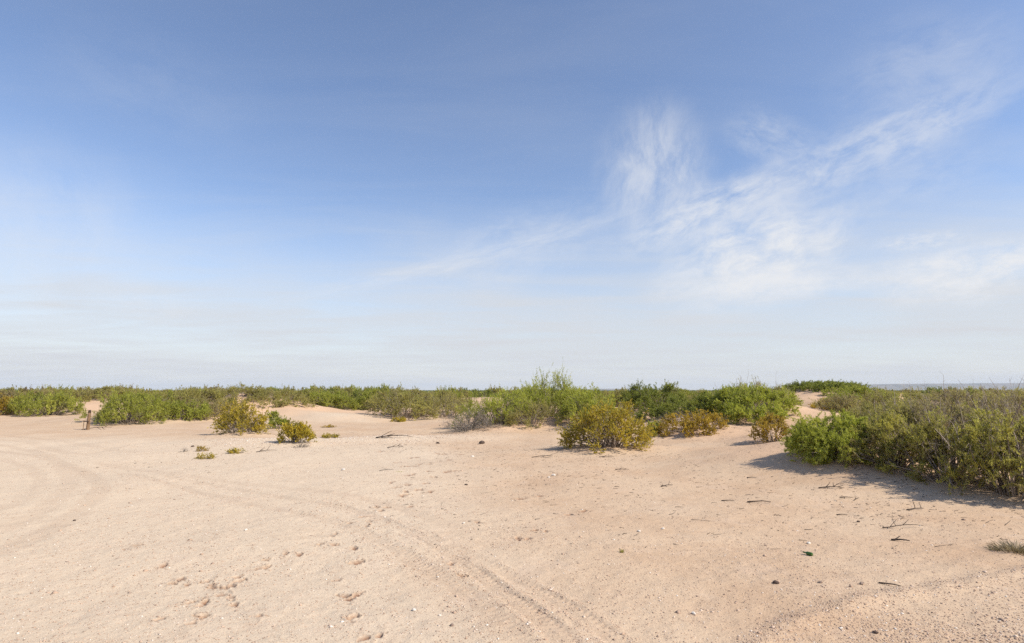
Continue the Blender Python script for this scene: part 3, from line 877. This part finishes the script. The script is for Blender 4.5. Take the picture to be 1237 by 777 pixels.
def litter(n, seed):
    g = np.random.default_rng(seed)
    cen = np.array([flat(*p) for p in [(500, 528), (540, 533), (470, 540), (560, 545), (720, 548), (840, 575), (900, 590), (1000, 590), (1080, 615), (1150, 612), (620, 545), (880, 540), (700, 575), (960, 620), (220, 560), (420, 527), (640, 580), (700, 549), (760, 549), (735, 551), (840, 532), (800, 534), (880, 530), (930, 547), (1000, 575), (1080, 598), (1150, 608), (1200, 612), (560, 524), (620, 524), (290, 532), (357, 542)]])
    c = cen[g.integers(0, len(cen), n)]
    free = g.uniform(0, 1, n) < .25
    x = c[:, 0] + g.normal(0, 1.3, n)
    y = c[:, 1] + g.normal(0, 1.5, n)
    x = np.where(free, g.uniform(-3, 11, n), x)
    y = np.where(free, g.uniform(10, 26, n), y)
    m_ = n // 2
    B = np.array(BASES)
    B = B[g.choice(len(B), m_, p=B[:, 2] / B[:, 2].sum())]
    an, rr_ = g.uniform(0, 6.28, m_), g.normal(1.0, .16, m_)
    x[:m_] = B[:, 0] + np.cos(an) * B[:, 2] * rr_
    y[:m_] = B[:, 1] + np.sin(an) * B[:, 3] * rr_
    L = .02 + g.exponential(.04, n)
    L[:m_] *= 1.7
    a = g.normal(.2, .9, n)
    d = np.stack([np.cos(a), np.sin(a), g.normal(.05, .10, n)], 1)
    z = full(x, y) + .006
    o = np.stack([x, y, z], 1)
    t = np.linspace(0, 1, 4)[None, :, None]
    P = o[:, None] + d[:, None] * L[:, None, None] * t + (g.normal(0, .2, (n, 3)) * [1, 1, .15] * L[:, None])[:, None] * t ** 2
    v, q = tubes(P, np.linspace(1, .5, 4)[None] * g.uniform(.003, .008, (n, 1)))
    return mesh_from('twig_litter', v, q, attrs={'tint': np.repeat(g.uniform(0, 1, n), 12)})


tag(link('twig_litter', litter(5000, 9), DARKWOOD), 'scattered crumbs of dead twigs and bark on the sand', 'litter', None, 'stuff')


# ------------------------------------------------------------------ sticks and stones that one can point at
def stick(name, label, px, py, length, ang, rad=.012, forks=0, seed=0, mat=None, rise=.08, group=None, crook=.12):
    g = np.random.default_rng(seed + 500)
    x, y, z = ground(px, py)
    ca, sa = math.cos(ang), math.sin(ang)
    k = 7
    t = np.linspace(0, 1, k)
    wob = np.cumsum(g.normal(0, crook, k)) * length * .25
    P = np.stack([(t - .5) * length * ca - wob * sa, (t - .5) * length * sa + wob * ca, rise * length * np.sin(t * 2.2) + rad * .7], 1)
    parts = [tubes_n(P, np.linspace(1, .45, k) * rad)]
    for i in range(forks):
        b = P[int(g.integers(1, k - 1))]
        d = norm(np.array([ca, sa, 0]) * g.uniform(.2, 1) + g.normal(0, .75, 3) * [1, 1, .55] + [0, 0, .25])
        l = length * g.uniform(.2, .5)
        tt = np.linspace(0, 1, 4)[:, None]
        B = b + d * l * tt + g.normal(0, .12, 3) * l * tt ** 2
        B[:, 2] = np.maximum(B[:, 2], rad * .4)
        parts.append(tubes_n(B, np.linspace(.6, .3, 4) * rad))
    v, q = join(parts)
    o = link(name, mesh_from(name, v, q, attrs={'tint': np.clip(g.normal(.35, .25, len(v)), 0, 1)}), mat or DARKWOOD, None, (x, y, z))
    return tag(o, label, 'stick', group)


def tubes_n(P, rad, n=6):
    k = len(P)
    d = norm(np.gradient(P, axis=0))
    ref = np.array([0, 0, 1.0]) if abs(d[0][2]) < .8 else np.array([1., 0, 0])
    u = norm(np.cross(d, ref))
    w = np.cross(d, u)
    a = np.arange(n) * 2 * math.pi / n
    V = P[:, None] + (np.cos(a)[None, :, None] * u[:, None] + np.sin(a)[None, :, None] * w[:, None]) * rad[:, None, None]
    V = np.vstack([V.reshape(-1, 3), P[:1], P[-1:]])
    q = []
    for i in range(k - 1):
        for j in range(n):
            q.append((i * n + j, i * n + (j + 1) % n, (i + 1) * n + (j + 1) % n, (i + 1) * n + j))
    for j in range(n):
        q.append((k * n, (j + 1) % n, j, k * n))
        q.append((k * n + 1, (k - 1) * n + j, (k - 1) * n + (j + 1) % n, k * n + 1))
    # end caps as degenerate-free quads: drop the duplicate corner by splitting in pairs
    body = q[:(k - 1) * n]
    caps = []
    for e, c in ((0, k * n), ((k - 1) * n, k * n + 1)):
        for j in range(0, n, 2):
            f = (c, e + j, e + (j + 1) % n, e + (j + 2) % n)
            caps.append(f if e else f[::-1])
    return V, np.array(body + caps)


STICKS = [
    ('dry_stick', 'straight dark stick, longer of the two lying on sand left of dune shade', 917, 608, .50, -.35, .017, 0),
    ('dry_stick', 'straight dark stick, shorter of the two lying on sand left of dune shade', 879, 606, .27, -.3, .014, 0),
    ('dry_branch', 'black forked branch with upturned twigs at the edge of the right dune shade', 1002, 591, .50, -.1, .016, 6),
    ('dry_branch', 'dark driftwood branch with raised twigs left of the grey dead brush', 470, 529, 1.3, .35, .035, 6),
    ('dry_branch', 'small black twiggy branch on the sand just below the driftwood branch', 477, 541, .65, .3, .018, 6),
    ('dry_stick', 'short bent stick beside the black forked branch in the sand', 1022, 602, .26, -.5, .013, 1),
    ('dry_stick', 'thin curved stick a step right of the short bent one', 1035, 604, .28, .7, .010, 1),
    ('dry_stick', 'short smooth stick between the green bottle and the dune shade', 1017, 623, .20, -.6, .011, 0),
    ('dry_branch', 'long thin trailing twig with a knotted end below the dune shade', 1092, 639, .75, -.05, .010, 3),
    ('dry_stick', 'thick crooked stick right of the green bottle on gravelly sand', 1088, 655, .27, -.5, .018, 1),
    ('dry_stick', 'straight dark slanting stick by the gravel windrow at lower right', 1075, 708, .25, -.75, .011, 0),
    ('dry_branch', 'twig with a knot close to the lower edge of the dune shade', 1105, 616, .38, .1, .013, 3),
    ('dry_stick', 'small dark stick near the upper pair of hoof marks by the golden bush', 908, 578, .25, -.5, .012, 1),
    ('dry_branch', 'flat scatter of dark twigs below the left side of the large golden bush', 655, 553, .80, .05, .014, 5),
    ('dry_branch', 'curved dark twig on the sand in front of the large golden bush', 733, 553, .60, -.5, .013, 4),
    ('dry_stick', 'dark hooked twig on open sand below the large golden bush', 752, 568, .45, -.4, .012, 2),
    ('dry_branch', 'small dark twig cluster on sand right of the hooked twig', 806, 588, .35, .3, .013, 4),
    ('dry_branch', 'dead branch lying along the gravel bank below the compact golden bush', 322, 546, .8, .3, .016, 4),
    ('dry_branch', 'dark thin branch lying on the sand at the foot of the post', 117, 519, 1.6, .5, .028, 3),
    ('dry_stick', 'thin curved twig among the hoof prints in the middle sand', 467, 569, .45, .05, .009, 1),
]
for i, (nm, lab, px, py, L, an, rd, fk) in enumerate(STICKS):
    stick(nm, lab, px, py, L, an, rd, fk, i, group='dead sticks lying on the sand')


def stone_mat(name, c0, c1):
    m = bpy.data.materials.new(name)
    nt = nodes(m)
    geo = nt.nodes.new('ShaderNodeNewGeometry')
    f = noise(nt, geo.outputs['Position'], 60, 4, .65)
    out_surface(nt, principled(nt, mixc(nt, maprange(nt, f, .35, .65), c0, c1), .9, .15))
    return m


WHITE = stone_mat('white_caliche', (.54, .47, .39), (.72, .66, .58))
DARK = stone_mat('dark_stone', (.05, .035, .03), (.13, .09, .07))
BROWN = stone_mat('brown_stone', (.20, .14, .11), (.34, .25, .19))


def stone(name, label, px, py, size, mat, seed):
    import bmesh
    g = random.Random(seed)
    x, y, z = ground(px, py)
    bm = bmesh.new()
    bmesh.ops.create_icosphere(bm, subdivisions=2, radius=size / 2)
    cuts = [Vector((g.gauss(0, 1), g.gauss(0, 1), g.gauss(0, 1))).normalized() for _ in range(7)]
    for v in bm.verts:
        for c in cuts:                      # flat broken faces
            d = v.co.dot(c) - size * .36
            if d > 0:
                v.co -= c * d * .9
        v.co.x *= 1.25
        v.co.z *= .72
    bmesh.ops.rotate(bm, verts=bm.verts, cent=(0, 0, 0), matrix=Matrix.Rotation(g.uniform(0, 6.28), 3, 'Z'))
    me = bpy.data.meshes.new(name)
    bm.to_mesh(me)
    bm.free()
    o = link(name, me, mat, None, (x, y, z + size * .16))
    return tag(o, label, 'stone', 'loose stones on the sand')


STONES = [
    ('white lumpy stone, brightest on open sand below the large golden bush', 669, 575, .12, WHITE),
    ('smaller white stone a hand to the left of the brightest white one', 663, 577, .07, WHITE),
    ('white stone on the gravel slope below the compact golden bush', 415, 568, .13, WHITE),
    ('pale stone on the smooth road sand left of the wheel tracks', 297, 641, .06, WHITE),
    ('black stone alone on the sand below the row of hoof prints', 563, 586, .085, DARK),
    ('wide dark stone just below the sandy hump with dead brush', 582, 536, .28, DARK),
    ('dark brown stone left of the wide dark one, under the grey brush', 529, 536, .16, DARK),
    ('small black stone on the pale road near the curving tracks', 90, 630, .055, DARK),
    ('dark stone on the white gravel bank above the twig plant', 233, 540, .14, DARK),
    ('dark wedge stone on the gravel left of the windrow', 937, 705, .075, DARK),
    ('brown stone right of the dark wedge stone', 991, 705, .055, BROWN),
    ('brown rough stone beside the slanting stick by the windrow', 1041, 706, .06, BROWN),
    ('dark stone inside the coarse gravel at the bottom right', 1058, 766, .05, DARK),
    ('white stone on gravel in the lower middle, right of the tracks', 838, 743, .05, WHITE),
    ('pair of pale stone lumps on the sand left of the green sprout', 772, 643, .07, WHITE),
    ('pale stone right of the green sprout on plain sand', 801, 640, .06, WHITE),
    ('white stone just above the green bottle', 977, 658, .065, WHITE),
    ('dark pebble stone between the thin twig and dune shade', 1037, 631, .06, DARK),
    ('pale stone on the gravel above the wheel tracks in mid sand', 560, 633, .055, WHITE),
    ('white stone at the lower edge between the two wheel tracks', 500, 738, .05, WHITE),
    ('white stone beneath the wide dark stone', 571, 552, .12, WHITE),
    ('brown stone at the bottom of the wheel tracks', 546, 756, .045, BROWN),
    ('brown stone near the right edge above the windrow', 1164, 629, .07, BROWN),
]
for i, (lab, px, py, s, m) in enumerate(STONES):
    stone('loose_stone', lab, px, py, s, m, 40 + i)

# ------------------------------------------------------------------ wooden post by the left shrub
def wood_mat(name, c0, c1):
    m = bpy.data.materials.new(name)
    nt = nodes(m)
    tc = nt.nodes.new('ShaderNodeTexCoord')
    mp = nt.nodes.new('ShaderNodeMapping')
    mp.inputs['Scale'].default_value = (22, 22, 1.6)
    nt.links.new(tc.outputs['Object'], mp.inputs['Vector'])
    f = noise(nt, mp.outputs[0], 1.6, 5, .7, .4)
    bump = nt.nodes.new('ShaderNodeBump')
    bump.inputs['Distance'].default_value = .01
    nt.links.new(f, bump.inputs['Height'])
    out_surface(nt, principled(nt, mixc(nt, maprange(nt, f, .3, .7), c0, c1), .9, .1, bump.outputs[0]))
    return m


WOOD = wood_mat('weathered_tan_wood', (.13, .08, .045), (.28, .18, .105))
CHAR = wood_mat('dark_rotten_wood', (.03, .02, .015), (.09, .06, .045))
WIREM = tint_mat('rusty_wire', (.09, .05, .035), (.16, .09, .06), .7, .3)
x, y, z = ground(106, 519.5)
post = empty('wooden_post', (x, y, z))
tag(post, 'weathered tan wooden post with dark rotten top beside the left green shrub', 'post')
post.rotation_euler = (0, R(1.5), 0)


def shaft(name, mat, parent, z0, z1, r0, r1, ox=0, oy=0, n=10, seed=0, rough=.10, k=9):
    g = np.random.default_rng(seed)
    zz = np.linspace(z0, z1, k)
    rr = np.linspace(r0, r1, k)
    P = np.stack([ox + g.normal(0, .04, k) * r0, oy + g.normal(0, .04, k) * r0, zz], 1)
    v, q = tubes_n(P, rr, n)
    ring = np.tile(1 + rough * np.sin(np.arange(n) * 2.4 + seed) + g.normal(0, rough * .4, n), k)
    c = np.repeat(P, n, 0)
    v[:k * n, :2] = c[:, :2] + (v[:k * n, :2] - c[:, :2]) * ring[:, None]
    v[(k - 1) * n:k * n, 2] += g.normal(0, r1 * .35, n)
    return link(name, mesh_from(name, v, q, attrs={'tint': g.uniform(0, 1, len(v))}), mat, parent)


shaft('shaft', WOOD, post, -.3, 1.03, .098, .082, seed=1)
tag(shaft('rotten_top', CHAR, post, 1.032, 1.22, .081, .066, seed=2), 'dark rotten end of the post')
# short stay and cross-piece wired to it
shaft('stay', WOOD, post, -.2, .58, .02, .017, -.27, -.03, 7, 3)
P = np.array([[-.30, -.09, .55], [-.2, -.10, .54], [0, -.112, .52], [.10, -.118, .51]])
v, q = tubes_n(P, np.array([.022, .028, .027, .022]), 7)
link('cross_piece', mesh_from('cross_piece', v, q, attrs={'tint': np.full(len(v), .5)}), CHAR, post)
t = np.linspace(0, 2 * math.pi, 19)
P = np.stack([np.cos(t) * .108, np.sin(t) * .108, .40 + .03 * np.sin(t * .5)], 1)
v, q = tubes_n(P, np.full(19, .005), 5)
link('wire', mesh_from('wire', v, q, attrs={'tint': np.full(len(v), .5)}), WIREM, post)

# ------------------------------------------------------------------ green glass bottle lying on the sand
def bottle():
    prof = [(0, .0), (.0, .018), (.002, .029), (.008, .0325), (.09, .0325), (.105, .030), (.125, .020), (.14, .0145), (.175, .0130), (.177, .0148), (.188, .0148), (.190, .0125), (.190, .0)]
    n = 24
    V, q = [], []
    for L, r in prof:
        for j in range(n):
            a = 2 * math.pi * j / n
            V.append((L, math.cos(a) * max(r, 1e-4), math.sin(a) * max(r, 1e-4)))
    for i in range(len(prof) - 1):
        for j in range(n):
            q.append((i * n + j, i * n + (j + 1) % n, (i + 1) * n + (j + 1) % n, (i + 1) * n + j))
    m = bpy.data.materials.new('green_glass')
    nt = nodes(m)
    out_surface(nt, principled(nt, (.050, .15, .016), .12, .6, None, **{'Transmission Weight': .35}))
    x, y, z = ground(979, 672)
    o = link('glass_bottle', mesh_from('glass_bottle', np.array(V), np.array(q), smooth=True), m, None, (x + .03, y, z + .030))
    o.scale = (.82, .82, .82)
    o.location.z -= .005
    o.rotation_euler = (0, R(-2), R(180 - 60))
    tag(o, 'green glass bottle lying on the gravelly sand in the right foreground', 'bottle')


bottle()

# ------------------------------------------------------------------ far ridge under the blue air
def ridge(name, D, prof, depth, seed):
    """prof: photo column, crest height in metres"""
    g = np.random.default_rng(seed)
    cols = np.linspace(prof[0][0], prof[-1][0], 220)
    hz = np.interp(cols, [p for p, _ in prof], [h for _, h in prof])
    hz = hz * (1 + .02 * vnoise(cols / 13, cols * 0, seed))
    xs = (cols - CX) / F * D * CP
    rows = [(0, 0, -2), (.35, .38, 0), (.62, .80, 0), (.72, 1.0, 0), (1.6, 1.0, 0)]
    V = []
    for t, f, dz in rows:
        gully = vnoise(cols / 3.2, cols * 0 + t * 2, seed + 1) * .10 * depth * (1 if 0 < f < 1 else .4)
        V.append(np.stack([xs, D + t * depth + gully, hz * f + dz + vnoise(cols / 2.1, cols * 0 + t * 5, seed + 2) * hz * .05 * (0 < f < 1)], 1))
    k = len(cols)
    q = []
    for i in range(len(rows) - 1):
        for j in range(k - 1):
            q.append((i * k + j, i * k + j + 1, (i + 1) * k + j + 1, (i + 1) * k + j))
    return mesh_from(name, np.concatenate(V), np.array(q), smooth=False)


def hill_mat():
    m = bpy.data.materials.new('dry_hillside')
    nt = nodes(m)
    geo = nt.nodes.new('ShaderNodeNewGeometry')
    f = noise(nt, geo.outputs['Position'], .004, 5, .6)
    out_surface(nt, principled(nt, mixc(nt, maprange(nt, f, .35, .65), (.10, .095, .06), (.21, .165, .115)), .95, .05))
    return m


HM = hill_mat()
tag(link('hills', ridge('hills', 8200, [(1000, 4), (1035, 46), (1060, 62), (1075, 80), (1100, 90), (1160, 95), (1237, 101), (1330, 103), (1450, 80)], 500, 3), HM), None, None, None, 'structure')
tag(link('distant_hills', ridge('distant_hills', 9000, [(660, 3), (690, 22), (740, 26), (790, 18), (850, 4)], 400, 8), HM), None, None, None, 'structure')

# ------------------------------------------------------------------ haze
def haze():
    import bmesh
    bm = bmesh.new()
    bmesh.ops.create_cube(bm, size=1)
    for v in bm.verts:
        v.co = Vector((v.co.x * 25000, v.co.y * 25000, -4 if v.co.z < 0 else 118))
    me = bpy.data.meshes.new('haze')
    bm.to_mesh(me)
    bm.free()
    m = bpy.data.materials.new('haze')
    nt = nodes(m)
    p = nt.nodes.new('ShaderNodeVolumePrincipled')
    p.inputs['Color'].default_value = (.80, .87, 1, 1)
    p.inputs['Density'].default_value = 7.5e-5
    o = nt.nodes.new('ShaderNodeOutputMaterial')
    nt.links.new(p.outputs[0], o.inputs['Volume'])
    ob = link('haze', me, m)
    tag(ob, 'thin bluish haze over the plain', 'haze', None, 'stuff')


haze()

# ------------------------------------------------------------------ light
SUN_EL = R(42)
SUN_AZ = R(112)          # from the view direction towards the right
S = Vector((math.sin(SUN_AZ) * math.cos(SUN_EL), math.cos(SUN_AZ) * math.cos(SUN_EL), math.sin(SUN_EL)))
sl = bpy.data.lights.new('sun', 'SUN')
sl.energy = 4.1
sl.angle = R(.55)
sl.color = (1, .93, .82)
so = bpy.data.objects.new('sun', sl)
so.rotation_euler = S.to_track_quat('Z', 'Y').to_euler()
so.location = (30, 10, 30)
COL.objects.link(so)


def sky_dir(px, py):
    x, y, z = ray(px, py)
    return math.atan2(x, y), math.asin(z / math.sqrt(x * x + y * y + z * z))


def world():
    w = bpy.data.worlds.new('World')
    SC.world = w
    w.use_nodes = True
    nt = w.node_tree
    nt.nodes.clear()
    STR = .126
    sky = nt.nodes.new('ShaderNodeTexSky')
    sky.sky_type = 'NISHITA'
    sky.sun_disc = False
    sky.sun_elevation = SUN_EL
    sky.sun_rotation = SUN_AZ
    sky.altitude = 300
    sky.air_density = 1.0
    sky.dust_density = .35
    sky.ozone_density = 3.0
    tc = nt.nodes.new('ShaderNodeTexCoord')
    sep = nt.nodes.new('ShaderNodeSeparateXYZ')
    nt.links.new(tc.outputs['Generated'], sep.inputs[0])
    dx, dy, dz = sep.outputs
    az = math_n(nt, 'ARCTAN2', dx, dy)
    el = math_n(nt, 'ARCSINE', dz)
    cmb = nt.nodes.new('ShaderNodeCombineXYZ')
    nt.links.new(az, cmb.inputs[0])
    nt.links.new(el, cmb.inputs[1])
    A = cmb.outputs[0]
    # thin sheet of cirrostratus, seen ever more edge-on towards the horizon
    zz = math_n(nt, 'MAXIMUM', math_n(nt, 'ADD', dz, .06), .02)
    pc = nt.nodes.new('ShaderNodeCombineXYZ')
    nt.links.new(math_n(nt, 'DIVIDE', dx, zz), pc.inputs[0])
    nt.links.new(math_n(nt, 'DIVIDE', dy, zz), pc.inputs[1])
    pm = nt.nodes.new('ShaderNodeMapping')
    pm.inputs['Rotation'].default_value = (0, 0, R(28))
    pm.inputs['Scale'].default_value = (.55, 1.5, 1)
    nt.links.new(pc.outputs[0], pm.inputs['Vector'])
    sheet = noise(nt, pm.outputs[0], 1.3, 7, .55, .5)
    big = noise(nt, A, 3.2, 4, .5, .3)
    vel = math_n(nt, 'ADD', el, math_n(nt, 'ADD', math_n(nt, 'MULTIPLY', math_n(nt, 'SUBTRACT', big, .5), .16), math_n(nt, 'MULTIPLY', math_n(nt, 'SUBTRACT', sheet, .5), -.10)))
    veil = maprange(nt, vel, .34, .05, 0, 1, True)
    cov = math_n(nt, 'ADD', math_n(nt, 'MULTIPLY', math_n(nt, 'POWER', veil, 1.0), .90), math_n(nt, 'MULTIPLY', maprange(nt, sheet, .35, .75), .10))
    cov = math_n(nt, 'MULTIPLY', cov, maprange(nt, el, 1.5, .25, .45, 1))
    wis = None
    # wisps: photo end points, half width (px), strength, grain
    W = [((812, 118), (775, 285), 58, .62), ((735, 300), (985, 200), 27, .72), ((880, 245), (1260, 84), 28, .5), ((1000, 120), (1260, 50), 50, .25),
         ((795, 352), (1040, 266), 52, 1.15), ((790, 352), (1075, 330), 20, .6), ((1050, 298), (1180, 283), 9, .6), ((1050, 352), (1310, 300), 26, 1.1), ((820, 350), (1040, 342), 12, .7),
         ((330, 366), (790, 246), 10, .36), ((480, 345), (780, 240), 40, .28), ((930, 250), (1240, 180), 30, .22), ((20, 40), (330, 150), 45, .07),
         ((-60, 160), (60, 420), 130, .26), ((870, 150), (1000, 190), 25, .30), ((90, 345), (260, 385), 18, .25), ((1000, 330), (1240, 330), 20, .4)]
    for i, (a, b, hw, amp) in enumerate(W):
        A0, A1 = np.array(sky_dir(*a)), np.array(sky_dir(*b))
        c = (A0 + A1) / 2
        d = A1 - A0
        mp = nt.nodes.new('ShaderNodeMapping')
        mp.vector_type = 'TEXTURE'
        mp.inputs['Location'].default_value = (c[0], c[1], 0)
        mp.inputs['Rotation'].default_value = (0, 0, math.atan2(d[1], d[0]))
        lw_ = max(np.linalg.norm(d) / 2 * 1.25, 1e-3)
        mp.inputs['Scale'].default_value = (lw_, hw / F * 1.45, 1)
        nt.links.new(A, mp.inputs['Vector'])
        gr = nt.nodes.new('ShaderNodeTexGradient')
        gr.gradient_type = 'SPHERICAL'
        # ragged outline
        wn = nt.nodes.new('ShaderNodeTexNoise')
        wn.inputs['Scale'].default_value = 9
        wn.inputs['Detail'].default_value = 4
        nt.links.new(A, wn.inputs['Vector'])
        off = nt.nodes.new('ShaderNodeVectorMath')
        off.operation = 'MULTIPLY_ADD'
        nt.links.new(wn.outputs['Color'], off.inputs[0])
        off.inputs[1].default_value = (.26, .45, 0)
        off.inputs[2].default_value = (-.13, -.225, 0)
        ad = nt.nodes.new('ShaderNodeVectorMath')
        ad.operation = 'ADD'
        nt.links.new(mp.outputs[0], ad.inputs[0])
        nt.links.new(off.outputs[0], ad.inputs[1])
        nt.links.new(ad.outputs[0], gr.inputs[0])
        sc = nt.nodes.new('ShaderNodeMapping')
        asp = lw_ / (hw / F * 1.45)
        sc.inputs['Scale'].default_value = (min(asp, 6) * .55, 1.15, 1)
        sc.inputs['Location'].default_value = (i * 3.7, i * 1.3, 0)
        nt.links.new(ad.outputs[0], sc.inputs['Vector'])
        fib = noise(nt, sc.outputs[0], 1.9, 11, .68, .2)
        mk = maprange(nt, gr.outputs['Fac'], 0, .75)
        f = math_n(nt, 'MULTIPLY', math_n(nt, 'MULTIPLY', mk, maprange(nt, fib, .26, .72)), amp * 1.0)
        # 1-(1-cov)(1-f)
        wis = f if wis is None else math_n(nt, 'SUBTRACT', math_n(nt, 'ADD', wis, f), math_n(nt, 'MULTIPLY', wis, f), True)
    above = maprange(nt, dz, -.02, 0)
    cov = math_n(nt, 'MULTIPLY', cov, above)
    wis = math_n(nt, 'MULTIPLY', wis, above)
    cc = tuple(v / STR for v in (.505, .522, .55))
    blue = mixc(nt, 1.0, sky.outputs[0], (1.06, .985, .995), 'MULTIPLY')
    lm = nt.nodes.new('ShaderNodeMapping')
    lm.inputs['Scale'].default_value = (2.2, 26, 1)
    lm.inputs['Rotation'].default_value = (0, 0, R(4))
    nt.links.new(A, lm.inputs['Vector'])
    low = noise(nt, lm.outputs[0], 1.0, 7, .6, .4)
    cov = math_n(nt, 'MULTIPLY', cov, maprange(nt, low, .32, .62, .80, 1.03), True)
    base = mixc(nt, cov, blue, cc)
    base = mixc(nt, wis, base, tuple(v / STR for v in (.61, .62, .64)))
    bg = nt.nodes.new('ShaderNodeBackground')
    bg.inputs['Strength'].default_value = STR
    nt.links.new(base, bg.inputs['Color'])
    o = nt.nodes.new('ShaderNodeOutputWorld')
    nt.links.new(bg.outputs[0], o.inputs['Surface'])
    w.cycles.sampling_method = 'NONE'


world()

# ------------------------------------------------------------------ render settings
SC.render.engine = 'CYCLES'
vs = SC.view_settings
vs.view_transform = 'Standard'
vs.look = 'None'
vs.exposure = 0.445
vs.gamma = 1.0
SC.cycles.max_bounces = 8
SC.cycles.diffuse_bounces = 5
SC.cycles.glossy_bounces = 2
SC.cycles.transmission_bounces = 3
SC.cycles.volume_bounces = 1
SC.cycles.transparent_max_bounces = 4
SC.cycles.use_denoising = False
